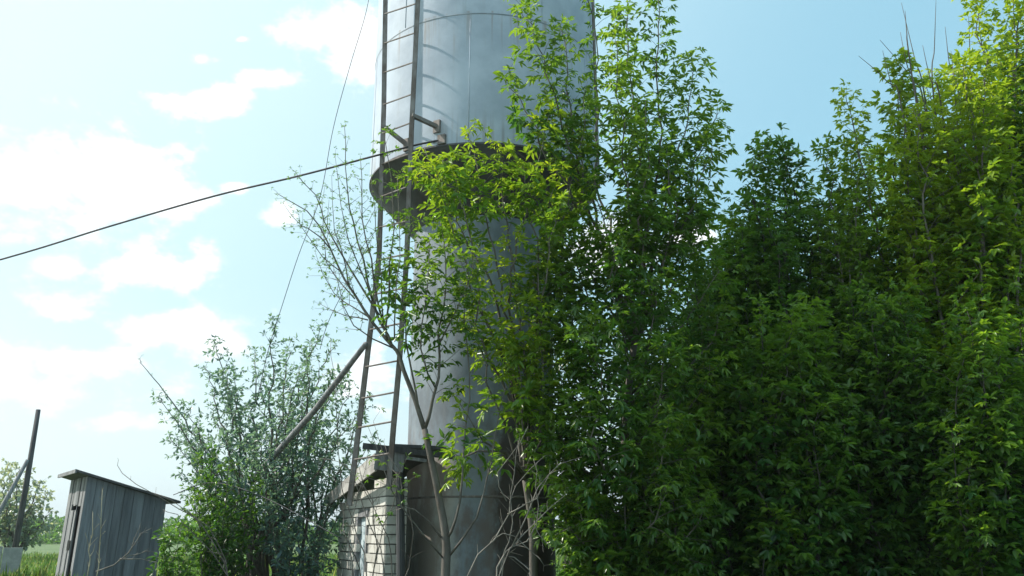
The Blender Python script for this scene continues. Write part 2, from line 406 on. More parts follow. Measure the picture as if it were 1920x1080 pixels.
# ---------------------------------------------------------------- brick hut
hc = W(722, 1000, 9.5); hc.z = 0
ld = Vector((-.42, .91, 0)).normalized(); rd = Vector((ld.y, -ld.x, 0))
hut = thing('brick_hut', (hc.x, hc.y, .3), 'small white brick hut with a sloping board roof beside the tower stem', 'hut')
LW, RW = 2.05, .24
TOPN = W(722, 880, 9.5).z; TOPF = W(640, 928, 11.2).z
def wallz(s): return TOPN + (TOPF - TOPN) * s / LW - .04
m_ = MB(); mo = MB()
def brick_wall(origin, dr, nrm, length, top, hole=None):
    cz = .32; row = 0
    rot = Matrix((dr, nrm, Vector((0, 0, 1)))).transposed()
    while cz < 3:
        s = -.0 if row % 2 else -.125
        while s < length:
            a, b2 = max(s, 0), min(s + .25, length)
            mid = (a + b2) / 2
            if b2 - a > .04 and cz + .09 < top(mid) and not (hole and hole[0] < mid < hole[1] and hole[2] < cz < hole[3]):
                m_.tone = random.random()
                j = random.uniform(-.004, .004)
                m_.box(origin + dr * mid + nrm * (-.06 + .004 + j) + Vector((0, 0, cz + .044)), (b2 - a - .014, .12, .086), rot)
            s += .25
        cz += .1; row += 1
HOLE = (.74, 1.22, .3, EYE + .28)
brick_wall(hc, ld, -rd, LW, wallz, HOLE)
brick_wall(hc + ld * .0, rd, -ld, RW, lambda s: wallz(0))
hb = m_.build('wall', M['brick'], hut)
# mortar core behind the bricks, with the window opening left free
def core(s0, s1, z0, ztop0, ztop1):
    n = len(mo.v); o = hc - (-rd) * .015 + ld * .015
    for s, zt in ((s0, ztop0), (s1, ztop1)):
        for dd in (0, .10):
            mo.v.append(o + ld * s + rd * dd + Vector((0, 0, z0))); mo.v.append(o + ld * s + rd * dd + Vector((0, 0, zt)))
    for f in ((0, 4, 5, 1), (2, 3, 7, 6), (0, 1, 3, 2), (4, 6, 7, 5), (1, 5, 7, 3), (0, 2, 6, 4)): mo.face([n + i for i in f])
core(0, HOLE[0], .3, wallz(0) - .1, wallz(HOLE[0]) - .1); core(HOLE[0], HOLE[1], HOLE[3], wallz(HOLE[0]) - .1, wallz(HOLE[1]) - .1); core(HOLE[1], LW - .03, .3, wallz(HOLE[1]) - .1, wallz(LW) - .1)
rot = Matrix((rd, -ld, Vector((0, 0, 1)))).transposed()
mo.box(hc + rd * (RW / 2 + .06) + ld * .075 + Vector((0, 0, (.3 + wallz(0) - .1) / 2)), (RW - .12, .10, wallz(0) - .4), rot)
mo.build('mortar', M['mortar'], hb)
# narrow pale blue boarded window
w_ = MB(); wf = MB(); rot = Matrix((ld, -rd, Vector((0, 0, 1)))).transposed()
mid = (HOLE[0] + HOLE[1]) / 2; wl = HOLE[1] - HOLE[0]
wf.box(hc + ld * (HOLE[0] + .03) + rd * .03 + Vector((0, 0, 1.05)), (.06, .06, 1.5), rot)
wf.box(hc + ld * (HOLE[1] - .03) + rd * .03 + Vector((0, 0, 1.05)), (.06, .06, 1.5), rot)
wf.box(hc + ld * mid + rd * .03 + Vector((0, 0, HOLE[3] - .035)), (wl - .12, .06, .06), rot)
win = wf.build('window', M['wood'], hut)
for k in range(3):
    w_.box(hc + ld * (HOLE[0] + .06 + (wl - .12) * (k + .5) / 3) + rd * (.05 + .004 * k) + Vector((0, 0, 1.02)), ((wl - .12) / 3 - .008, .02, 1.42), rot)
w_.build('shutter', M['white_paint'], win)
# roof: boards falling away to the left, fascia, ridge beams reaching over the stem
rf = MB(); P = [W(735, 832, 9.25), W(612, 930, 11.5)]
right = rd * .62
def slab(mb, a, b, r, t0):
    n = len(mb.v)
    for p in (a, b):
        for q in (Vector((0, 0, 0)), r):
            for z in (0, -t0): mb.v.append(p + q + Vector((0, 0, z)))
    for f in ((0, 4, 6, 2), (1, 3, 7, 5), (0, 2, 3, 1), (4, 5, 7, 6), (0, 1, 5, 4), (2, 6, 7, 3)): mb.face([n + i for i in f])
slab(rf, P[0], P[1], right, .035)
roof = rf.build('roof', M['felt'], hut)
fs = MB(); a0 = W(706, 846, 9.2); a1 = W(614, 930, 11.4)
n = len(fs.v)
A = [W(706, 850, 9.17), W(706, 884, 9.17), W(614, 950, 11.4), W(612, 932, 11.4)]
nn = rd * .022
for p in A: fs.v.append(p - nn)
for p in A: fs.v.append(p)
for f in ((0, 1, 2, 3), (7, 6, 5, 4), (0, 4, 5, 1), (1, 5, 6, 2), (2, 6, 7, 3), (3, 7, 4, 0)): fs.face([n + i for i in f])
fs.build('fascia', M['board'], roof)
gb = MB(); gb.bar(W(703, 862, 9.12), W(757, 868, 9.2), .03, .20); gb.build('gable_board', M['wood'], hut)
bm_ = MB(); bm_.bar(W(680, 836, 9.1), W(852, 856, 9.28), .05, .06); bm_.build('roof_beam', M['wood_dark'], hut)
bm_ = MB(); bm_.bar(W(757, 858, 9.22), W(800, 864, 9.24), .045, .035); bm_.build('roof_beam', M['wood'], hut)
bm_ = MB(); bm_.tube([W(750, 870, 9.36), W(752, 1130, 9.36)], .045, 10); bm_.build('post', M['wood_dark'], hut)

# ---------------------------------------------------------------- outhouse
oc = W(143, 1000, 10.7); oc.z = 0
ol = Vector((-.56, .83, 0)).normalized(); orr = Vector((ol.y, -ol.x, 0))
OZ = .38
shed = thing('wooden_outhouse', (oc.x, oc.y, OZ), 'grey weathered board outhouse with a narrow door gap and sloping flat roof', 'outhouse')
TN = W(160, 893, 10.7).z - OZ; WL, WR = 1.4, .95; TF = TN - .24
def plank(mb, base, d, w, z0, z1a, z1b, nrm, th=.02):
    mb.tone = random.random(); z0 += random.uniform(0, .05); base = base + nrm * random.uniform(0, .008)
    n = len(mb.v)
    for s, z1 in ((0, z1a), (w, z1b)):
        for q in (0, -th):
            for z in (z0, z1): mb.v.append(base + d * s + nrm * q + Vector((0, 0, OZ + z)))
    for f in ((0, 4, 5, 1), (2, 3, 7, 6), (0, 1, 3, 2), (4, 6, 7, 5), (1, 5, 7, 3), (0, 2, 6, 4)): mb.face([n + i for i in f])
m_ = MB(); s = 0.0
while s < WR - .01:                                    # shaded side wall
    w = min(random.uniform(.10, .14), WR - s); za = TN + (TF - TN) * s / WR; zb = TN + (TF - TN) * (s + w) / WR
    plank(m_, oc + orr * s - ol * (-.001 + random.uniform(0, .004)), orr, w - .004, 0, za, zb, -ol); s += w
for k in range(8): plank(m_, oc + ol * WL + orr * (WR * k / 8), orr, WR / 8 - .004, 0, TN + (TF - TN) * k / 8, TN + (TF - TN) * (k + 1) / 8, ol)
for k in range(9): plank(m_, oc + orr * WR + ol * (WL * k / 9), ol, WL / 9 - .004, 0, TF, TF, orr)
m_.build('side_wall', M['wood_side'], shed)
m_ = MB(); dm = MB()
widths = [(0, .16, 'w'), (.19, .20, 'g'), (.42, .15, 'd'), (.60, .14, 'd'), (.77, .15, 'd'), (.955, .12, 'w'), (1.10, .12, 'w'), (1.25, .15, 'w')]
for s, w, k in widths:
    if k == 'w': plank(m_, oc + ol * s - orr * random.uniform(0, .012), ol, w, 0, TN, TN, -orr)
    else:
        plank(m_, oc + ol * s - orr * random.uniform(0, .012), ol, w, TN - .36, TN, TN, -orr)
        if k == 'd': plank(dm, oc + ol * (s - .01) - orr * random.uniform(.004, .016), ol, w - .018, .05, TN - .40, TN - .40, -orr)
m_.build('front_wall', M['wood'], shed); dr_ = dm.build('door', M['wood'], shed)
hm = MB(); hm.box(oc + ol * .45 - orr * .03 + Vector((0, 0, OZ + 1.0)), (.03, .03, .12)); hm.build('handle', M['iron'], dr_)
rm = MB(); n0 = Vector((0, 0, OZ)); ov = .16
sl = (TF - TN) / WR
def rp(a, b, z): return oc + ol * a + orr * b + Vector((0, 0, OZ + TN + sl * b + z))
for z in (.005, .032):
    for a, b in ((-.10, -ov + .02), (WL + .10, -ov + .02), (WL + .10, WR + .16), (-.10, WR + .16)): rm.v.append(rp(a, b, z))
for f in ((3, 2, 1, 0), (4, 5, 6, 7), (0, 1, 5, 4), (1, 2, 6, 5), (2, 3, 7, 6), (3, 0, 4, 7)): rm.face(list(f))
sr = rm.build('roof', M['felt'], shed)
fm = MB(); fm.bar(rp(-.10, -ov + .005, .01), rp(WL + .10, -ov + .005, .01), .022, .045); fm.build('fascia', M['wood'], sr)
shed.rotation_euler = (0, R(1.6), 0)

# ---------------------------------------------------------------- utility post, low wall
m_ = MB(); Y = 24; lowp = W(30, 1030, Y); lowp.z = .35
post = thing('wooden_post', lowp, 'tall dark leaning post with a diagonal strut left of the outhouse', 'post')
m_.tube([lowp + Vector((-.04, 0, 0)), W(50, 905, Y), W(72, 768, Y)], [.085, .075, .062], 9); m_.build('pole', M['wood_dark'], post, True)
m_ = MB(); m_.tube([W(52, 862, Y - .08), W(0, 958, Y - .3), W(-45, 1040, Y - .5)], [.05, .06, .065], 8); m_.build('strut', M['wood'], post, True)
lw = MB(); a, b = W(-150, 1020, 22), W(46, 1020, 23); a.z = b.z = 0
for k in range(5):
    p = a.lerp(b, k / 5); q = a.lerp(b, (k + 1) / 5 - .01); hh = 1.12 + .03 * (k % 2)
    lw.bar(p + Vector((0, 0, .35 + hh / 2 - .2)), q + Vector((0, 0, .35 + hh / 2 - .2)), .14, hh * .9)
tag(lw.build('concrete_wall', M['concrete']), 'low grey concrete panel wall behind the leaning post', 'wall')

# ---------------------------------------------------------------- foliage machinery
def leaf_mesh(name, m, parent, pos, dr, nrm, L, Wd, tone, young, origin):
    n = len(pos)
    dr = dr / np.linalg.norm(dr, axis=1, keepdims=True)
    sd = np.cross(dr, nrm); sd /= np.linalg.norm(sd, axis=1, keepdims=True) + 1e-9
    up = np.cross(sd, dr)
    L = L[:, None]; Wd = Wd[:, None]
    pos = pos - np.array(origin)[None, :]
    fold = .18
    v = np.empty((n, 6, 3))
    v[:, 0] = pos
    v[:, 1] = pos + dr * L * .33 + sd * Wd * .5 + up * Wd * fold
    v[:, 2] = pos + dr * L * .68 + sd * Wd * .36 + up * Wd * fold - up * L * .03
    v[:, 3] = pos + dr * L - up * L * .14
    v[:, 4] = pos + dr * L * .68 - sd * Wd * .36 + up * Wd * fold - up * L * .03
    v[:, 5] = pos + dr * L * .33 - sd * Wd * .5 + up * Wd * fold
    me = bpy.data.meshes.new(name)
    me.vertices.add(n * 6); me.vertices.foreach_set('co', v.reshape(-1))
    idx = np.arange(n)[:, None] * 6
    loops = np.concatenate([idx + np.array([[0, 1, 2, 3]]), idx + np.array([[0, 3, 4, 5]])], axis=1).reshape(-1)
    me.loops.add(n * 8); me.loops.foreach_set('vertex_index', loops.astype(np.int32))
    me.polygons.add(n * 2); me.polygons.foreach_set('loop_start', np.arange(n * 2, dtype=np.int32) * 4)
    me.polygons.foreach_set('loop_total', np.full(n * 2, 4, dtype=np.int32))
    for nm, arr in (('tone', tone), ('young', young)):
        a = me.attributes.new(nm, 'FLOAT', 'FACE'); a.data.foreach_set('value', np.repeat(arr, 2).astype(np.float32))
    me.update(); me.validate(); me.materials.append(m)
    o = bpy.data.objects.new(name, me); C.objects.link(o)
    if parent is not None: o.parent = parent
    else: o.location = origin
    return o

class Nodes:
    def __init__(s): s.p = []; s.d = []; s.s = []; s.y = []; s.c = []; s.cur = .5; s.k = 1
    def add(s, p, d, sc, y): s.p.append(tuple(p)); s.d.append(tuple(d)); s.s.append(sc * s.k); s.y.append(y); s.c.append(s.cur)

def expand(nd, kind='maple', size=.085, aspect=.36, droop=.55):
    """turn leaf nodes into leaflets: compound leaves (maple) or single leaves (simple)"""
    P = np.array(nd.p); D = np.array(nd.d); S = np.array(nd.s); Yg = np.array(nd.y); n = len(P)
    D = D + rng.normal(0, .25, (n, 3)); D /= np.linalg.norm(D, axis=1, keepdims=True)
    tone0 = rng.random(n) * .45 + np.array(nd.c) * .55
    up = np.array([[0, 0, 1.]])
    out_ = []
    def norm(a): return a / (np.linalg.norm(a, axis=1, keepdims=True) + 1e-9)
    if kind == 'maple':
        Dd = norm(D + np.array([[0, 0, -1.]]) * (droop * rng.uniform(.2, 1, (n, 1))))
        side = norm(np.cross(Dd, up) + rng.normal(0, .2, (n, 3)))
        pet = (.75 * size * S)[:, None]
        base = P + D * pet
        for (ang, back, sc) in ((0, 0, 1.05), (.85, .0, .92), (-.85, .0, .92), (1.2, -.5, .8), (-1.2, -.5, .8)):
            keep = np.ones(n, bool) if abs(ang) < 1 else rng.random(n) < .62
            dd = Dd * math.cos(ang) + side * math.sin(ang) + np.array([[0, 0, -.45]]) * rng.uniform(.1, 1, (n, 1))
            dd = norm(dd + rng.normal(0, .16, (n, 3)))
            nn = norm(np.cross(side, Dd) + rng.normal(0, .38, (n, 3)) + np.array([[0, 0, .3]]))
            L = size * S * sc * rng.uniform(.75, 1.2, n)
            out_.append((base[keep] + Dd[keep] * back * pet[keep] * .6, dd[keep], nn[keep], L[keep], (L * aspect * rng.uniform(.85, 1.2, n))[keep],
                         np.clip(tone0 * .75 + rng.random(n) * .25, 0, 1)[keep], Yg[keep]))
    else:
        for k in range(2):
            dd = norm(D + rng.normal(0, .5, (n, 3)) + np.array([[0, 0, -droop]]) * rng.uniform(0, 1, (n, 1)))
            nn = norm(rng.normal(0, .6, (n, 3)) + up)
            L = size * S * rng.uniform(.7, 1.25, n)
            out_.append((P + dd * .01, dd, nn, L, L * aspect, np.clip(tone0 * .75 + rng.random(n) * .25, 0, 1), Yg))
    return [np.concatenate([o[i] for o in out_]) for i in range(7)]

def curve_pts(pts, n):
    """Catmull-Rom through pts, n samples"""
    res = []; m = len(pts) - 1
    for i in range(n):
        t = i / (n - 1) * m; k = min(int(t), m - 1); t -= k
        p0 = pts[max(k - 1, 0)]; p1 = pts[k]; p2 = pts[k + 1]; p3 = pts[min(k + 2, m)]
        res.append(.5 * ((2 * p1) + (p2 - p0) * t + (2 * p0 - 5 * p1 + 4 * p2 - p3) * t * t + (3 * p1 - p0 - 3 * p2 + p3) * t ** 3))
    return res

def shoot(wood, twigs, nd, pts, r0, r1=.004, leaf0=.35, side=.45, tip=.12, step=.15, nodestep=.085, leafs=1.0, up=.75, wob=.015, young=.6, p_twig=1.0, ysh=.0, sides=6, bare_tip=0.0):
    """one leader: a curved stem with side twigs in opposite pairs that carry leaves"""
    pts = [Vector(p) for p in pts]; nd.cur = random.random(); nd.k = random.uniform(.78, 1.22); ysh = ysh + random.gauss(0, .10)
    L = sum((b - a).length for a, b in zip(pts, pts[1:])); n = max(6, int(L / .18))
    c = curve_pts(pts, n)
    for i in range(1, n - 1): c[i] = c[i] + Vector((random.gauss(0, wob), random.gauss(0, wob), random.gauss(0, wob * .6)))
    rad = [r0 + (r1 - r0) * (i / (n - 1)) ** .8 for i in range(n)]
    wood.tube(c, rad, sides)
    ns = max(2, int(L * (1 - leaf0) / step)); ang = random.uniform(0, 6.28)
    for k in range(ns + 1):
        t = leaf0 + (1 - leaf0) * k / ns
        if t > 1 - bare_tip: break
        f = t * (n - 1); i = min(int(f), n - 2); q = c[i].lerp(c[i + 1], f - i); d = (c[i + 1] - c[i]).normalized()
        u = (t - leaf0) / (1 - leaf0)
        ln = (side * (1 - u) ** .8 + tip) * random.uniform(.55, 1.15) * min(1, .45 + 2.2 * u)
        ang += 1.57 + random.gauss(0, .35)
        x = d.orthogonal().normalized(); y = d.cross(x)
        for sgn in (0, math.pi):
            if random.random() > p_twig: continue
            a = ang + sgn; o = x * math.cos(a) + y * math.sin(a)
            dd = (o + d * up * random.uniform(.6, 1.2) + Vector((0, 0, .15))).normalized()
            lt = ln * random.uniform(.7, 1.2)
            e1 = q + dd * lt * .5; e2 = e1 + (dd + Vector((random.gauss(0, .12), random.gauss(0, .12), -.10))).normalized() * lt * .5
            rr = min(rad[i] * .6, .0025 + lt * .006)
            twigs.tube([q, e1, e2], [rr, rr * .7, .0015], 3, False)
            m_ = max(1, int(lt / nodestep))
            for j in range(m_):
                s = (j + 1) / m_; w = q.lerp(e1, s * 2) if s < .5 else e1.lerp(e2, s * 2 - 1)
                ax = (e2 - q).normalized(); px_ = ax.orthogonal().normalized(); py_ = ax.cross(px_)
                b0 = random.uniform(0, 6.28)
                for q2 in (0, math.pi):
                    o2 = px_ * math.cos(b0 + q2) + py_ * math.sin(b0 + q2)
                    yg = max(0, min(1, (u - .45) * 1.2 * young + s * .35 * young + random.gauss(0, .12) + ysh))
                    nd.add(w, (o2 + ax * .8), leafs * (1.05 - .35 * s * u) * random.uniform(.8, 1.15), yg)
                if j == m_ - 1: nd.add(w, ax, leafs * .8, max(0, min(1, .5 * young + ysh)))
        for q2 in (0, 1.57, 3.14, 4.71):
            if u > .15 and random.random() < p_twig:
                o2 = x * math.cos(ang + q2) + y * math.sin(ang + q2)
                nd.add(q, o2 + d * .6, leafs * (1 - .3 * u), max(0, min(1, u * young + random.gauss(0, .1) + ysh)))
    return c

def finish(name, label, cat, base, wood, twigs, nd, bark, leaf, kind='maple', size=.085, aspect=.38, group=None, droop=.55):
    t = thing(name, base, label, cat, group)
    n = len(wood.v); wood.v += twigs.v; wood.f += [[i + n for i in f] for f in twigs.f]; wood.t += twigs.t
    wood.build('trunk', M[bark], t, True)
    if nd.p:
        a = expand(nd, kind, size, aspect, droop)
        leaf_mesh('crown', M[leaf], t, *a, origin=base)
    print(name, len(nd.p))
    return t
def ground_at(px, Y, dx=0):
    p = W(px, 1000, Y); p.x += dx; p.z = gz(p.x, Y) - .03; return p

# ---------------------------------------------------------------- tree in front of the tower: bent trunk, half-bare leaders to the left
def pix(l): return [W(*p) for p in l]
w, tw, nd = MB(), MB(), Nodes()
b0 = ground_at(838, 8.0)
w.tube(curve_pts([b0] + pix([(835, 1080, 8), (836, 1012, 8), (822, 928, 8), (796, 805, 8)]), 14), [.047 - .0014 * i for i in range(14)], 9)
S = dict(side=.24, tip=.07, step=.12, p_twig=.75, leafs=.24, wob=.008, young=.2)
shoot(w, tw, nd, pix([(796, 805, 8), (757, 690, 8), (736, 652, 8), (692, 595, 8.0), (654, 538, 8.0), (618, 465, 8.05), (581, 400, 8.1), (522, 364, 8.1)]), .026, .003, .45, **S)
shoot(w, tw, nd, pix([(736, 652, 8), (699, 566, 7.95), (671, 452, 7.9), (650, 355, 7.9), (646, 237, 7.9)]), .016, .003, .25, **S)
shoot(w, tw, nd, pix([(710, 590, 8), (654, 497, 8.2), (614, 428, 8.25), (593, 371, 8.3), (553, 322, 8.3)]), .012, .003, .2, **S)
shoot(w, tw, nd, pix([(720, 610, 8), (695, 500, 7.8), (680, 400, 7.8), (676, 300, 7.8)]), .012, .003, .2, **S)
shoot(w, tw, nd, pix([(640, 510, 8.05), (612, 490, 8), (575, 440, 8), (560, 400, 8)]), .006, .002, .2, **S)
shoot(w, tw, nd, pix([(665, 560, 8.05), (630, 520, 8.2), (610, 480, 8.2), (604, 380, 8.2)]), .007, .002, .2, **S)
shoot(w, tw, nd, pix([(690, 600, 8.0), (640, 590, 8.1), (600, 570, 8.2)]), .007, .002, .2, **S)
shoot(w, tw, nd, pix([(725, 640, 8.0), (730, 520, 7.9), (738, 400, 7.9), (720, 250, 7.8)]), .012, .003, .25, **dict(S, leafs=.5, side=.2))
for pl in ([(699, 566, 7.95), (660, 470, 7.7), (640, 400, 7.6), (628, 290, 7.6)], [(654, 538, 8), (640, 470, 7.9), (628, 420, 7.9), (622, 330, 7.9)], [(720, 610, 8), (712, 500, 7.7), (700, 400, 7.6), (696, 330, 7.6)],
           [(736, 652, 8), (670, 620, 7.8), (640, 560, 7.7), (625, 500, 7.7)], [(692, 595, 8), (650, 570, 8.2), (620, 540, 8.3), (590, 470, 8.3)], [(740, 640, 7.9), (744, 540, 7.7), (752, 440, 7.7), (745, 330, 7.7)],
           [(618, 465, 8.05), (585, 430, 8), (560, 420, 8), (530, 380, 8)]):
    shoot(w, tw, nd, pix(pl), .008, .002, .2, **S)
L = dict(side=.32, tip=.09, step=.13, nodestep=.085, wob=.012, leafs=.85, young=.7, p_twig=.9)
shoot(w, tw, nd, pix([(796, 805, 8), (818, 730, 7.9), (821, 623, 7.9), (835, 520, 7.9), (826, 420, 7.9)]), .020, .003, .22, **L)
shoot(w, tw, nd, pix([(785, 770, 8), (761, 640, 7.9), (757, 540, 7.9), (775, 420, 7.8)]), .013, .003, .3, **dict(L, p_twig=.55))
shoot(w, tw, nd, pix([(818, 730, 7.9), (790, 640, 7.7), (800, 540, 7.6), (805, 450, 7.6)]), .010, .003, .2, **L)
shoot(w, tw, nd, pix([(821, 650, 7.9), (865, 560, 7.7), (890, 480, 7.6)]), .009, .003, .2, **L)
shoot(w, tw, nd, pix([(839, 1008, 8), (856, 974, 7.9), (865, 892, 7.9), (872, 800, 7.9), (880, 700, 7.9), (872, 600, 7.9), (880, 520, 7.9)]), .014, .003, .3, **dict(L, p_twig=.6, step=.2))
shoot(w, tw, nd, pix([(827, 1008, 8), (788, 964, 7.9), (760, 950, 7.8), (735, 900, 7.8), (700, 790, 7.8)]), .010, .002, .3, side=.2, step=.2, leafs=.4, p_twig=.4)
shoot(w, tw, nd, pix([(834, 1050, 8), (760, 960, 7.7), (720, 880, 7.6), (690, 800, 7.6)]), .009, .002, .3, side=.25, step=.25, leafs=.4, p_twig=.35)
shoot(w, tw, nd, pix([(840, 1045, 8), (884, 993, 7.9), (913, 916, 7.8), (922, 880, 7.8), (933, 800, 7.8), (950, 720, 7.8)]), .012, .003, .55, side=.2, step=.2, leafs=.6, p_twig=.5)
finish('box_elder_tree', 'bent box elder before the brick hut, its bare leaders fanning left over the sky', 'tree', b0, w, tw, nd, 'bark', 'leaf_maple', size=.108, aspect=.34)

# ---------------------------------------------------------------- leafy young tree in front of the stem and tank rim
w, tw, nd = MB(), MB(), Nodes()
b0 = ground_at(1000, 8.6)
fork = W(985, 900, 8.5)
w.tube(curve_pts([b0, W(1000, 1080, 8.6), W(998, 990, 8.55), fork], 10), [.045 - .0015 * i for i in range(10)], 8)
L = dict(side=.30, tip=.10, step=.14, nodestep=.095, wob=.02, young=.75, leafs=1.05, p_twig=.66)
for pl, kw in (
    ([(960, 700, 8.3), (890, 560, 8.1), (850, 430, 8.0), (795, 275, 8.0)], dict(leaf0=.72)),
    ([(960, 720, 8.3), (900, 560, 8.0), (870, 400, 7.9), (830, 300, 7.9)], dict(leaf0=.70)),
    ([(975, 700, 8.3), (930, 520, 8.1), (905, 370, 8.1), (885, 238, 8.1)], dict(leaf0=.66)),
    ([(985, 700, 8.3), (960, 520, 8.2), (945, 380, 8.2), (930, 265, 8.2)], dict(leaf0=.64)),
    ([(1000, 720, 8.3), (1010, 520, 8.1), (1000, 380, 8.0), (1030, 215, 8.0)], dict(leaf0=.6)),
    ([(1010, 700, 8.4), (1050, 520, 8.3), (1060, 400, 8.2), (1085, 260, 8.2)], dict(leaf0=.6)),
    ([(1000, 700, 8.4), (1020, 560, 8.0), (1030, 450, 7.9), (1035, 330, 7.9)], dict(leaf0=.66)),
    ([(930, 560, 8.3), (880, 470, 8.3), (850, 400, 8.3), (800, 320, 8.3)], dict(leaf0=.4)),
    ([(960, 620, 8.3), (960, 480, 8.0), (985, 400, 8.0), (980, 310, 8.0)], dict(leaf0=.66)),
    ([(970, 860, 8.4), (930, 760, 8.2), (905, 680, 8.1), (880, 600, 8.1)], dict(leaf0=.45, side=.2, p_twig=.8)),
    ([(980, 850, 8.4), (960, 760, 8.2), (955, 690, 8.2), (950, 620, 8.2)], dict(leaf0=.35, side=.22)),
    ([(985, 860, 8.4), (1000, 760, 8.2), (1005, 690, 8.2), (990, 580, 8.2)], dict(leaf0=.3, side=.25)),
    ([(960, 760, 8.3), (905, 640, 8.0), (890, 560, 8.0), (900, 470, 8.0)], dict(leaf0=.4, side=.24)),
    ([(990, 760, 8.3), (985, 660, 8.0), (960, 560, 8.0), (950, 450, 8.0)], dict(leaf0=.35, side=.26)),
    ([(990, 800, 8.3), (1015, 700, 8.0), (1015, 600, 8.0), (1005, 480, 8.0)], dict(leaf0=.3, side=.28)),
    ([(985, 860, 8.4), (975, 790, 8.0), (985, 730, 8.0), (965, 660, 8.0)], dict(leaf0=.3, side=.24)),
    ([(985, 890, 8.4), (930, 840, 8.1), (890, 800, 8.0), (855, 745, 8.0)], dict(leaf0=.3, side=.2)),
    ([(985, 880, 8.4), (1010, 850, 8.1), (1020, 790, 8.1), (1020, 730, 8.0)], dict(leaf0=.3, side=.22)),
    ([(930, 840, 8.1), (885, 850, 8.0), (862, 870, 8.0), (850, 900, 8.0)], dict(leaf0=.4, side=.14)),
):
    shoot(w, tw, nd, [fork] + pix(pl), .018, .003, **{**L, **kw})
finish('box_elder_tree', 'young box elder with bright hanging leaves before the tower stem and tank rim', 'tree', b0, w, tw, nd, 'bark', 'leaf_bright', size=.108, aspect=.34)

# ---------------------------------------------------------------- main tall tree right of the tower
w, tw, nd = MB(), MB(), Nodes()
b0 = ground_at(1180, 8.6); fork = W(1190, 640, 8.6)
w.tube(curve_pts([b0, W(1180, 1080, 8.6), W(1178, 950, 8.6), W(1172, 800, 8.6), fork], 22), [.062 - .0014 * i for i in range(22)], 10)
trunkp = lambda y: W(1178 if y > 800 else 1184, y, 8.6)
L = dict(side=.36, tip=.13, step=.125, nodestep=.085, wob=.02, young=.65, leafs=1.0, p_twig=.8)
for pl, kw in (
    ([(1200, 480, 9.2), (1195, 300, 9.1), (1180, 100, 9.1), (1170, -110, 9.1)], dict(leaf0=.1, side=.30)),
    ([(1215, 460, 9.2), (1235, 280, 9.0), (1232, 80, 9.0), (1235, -80, 9.0)], dict(leaf0=.15, side=.28)),
    ([(1160, 480, 9.2), (1120, 330, 9.4), (1116, 100, 9.4), (1108, -120, 9.4)], dict(leaf0=.55, side=.2, p_twig=.6)),
    ([(1230, 450, 9.2), (1262, 330, 9.0), (1285, 230, 9.0), (1298, 115, 9.0)], dict(leaf0=.3, side=.26)),
    ([(1240, 500, 9.3), (1275, 400, 9.2), (1310, 290, 9.2), (1345, 205, 9.2)], dict(leaf0=.35, side=.22)),
    ([(1240, 520, 9.2), (1280, 430, 8.9), (1310, 350, 8.9), (1335, 265, 8.9)], dict(leaf0=.35, side=.22)),
    ([(1120, 430, 9.1), (1070, 300, 8.8), (1030, 140, 8.7), (975, 8, 8.7)], dict(leaf0=.45, side=.16, p_twig=.75)),
    ([(1130, 440, 9.1), (1085, 300, 8.9), (1062, 160, 8.8), (1050, 45, 8.8)], dict(leaf0=.4, side=.18, p_twig=.8)),
    ([(1130, 470, 9.1), (1060, 350, 8.8), (1000, 240, 8.7), (950, 140, 8.7)], dict(leaf0=.6, side=.14, p_twig=.75)),
    ([(1140, 500, 9.1), (1100, 400, 8.8), (1090, 300, 8.7), (1100, 160, 8.7)], dict(leaf0=.45, side=.22)),
    ([(1190, 520, 9.0), (1180, 400, 8.7), (1165, 250, 8.7), (1150, 60, 8.7)], dict(leaf0=.3, side=.24, ysh=.15)),
    ([(1190, 540, 9.0), (1200, 430, 8.6), (1215, 320, 8.6), (1210, 190, 8.6)], dict(leaf0=.3, side=.24)),
    ([(1230, 560, 9.1), (1255, 460, 8.8), (1262, 380, 8.7), (1250, 280, 8.7)], dict(leaf0=.25, side=.25)),
    ([(1180, 560, 9.0), (1150, 480, 8.6), (1130, 420, 8.6), (1115, 330, 8.6)], dict(leaf0=.3, side=.22, ysh=.1)),
):
    shoot(w, tw, nd, [fork] + pix([(x, y, Y - .6) for x, y, Y in pl]), .022, .003, **{**L, **kw})
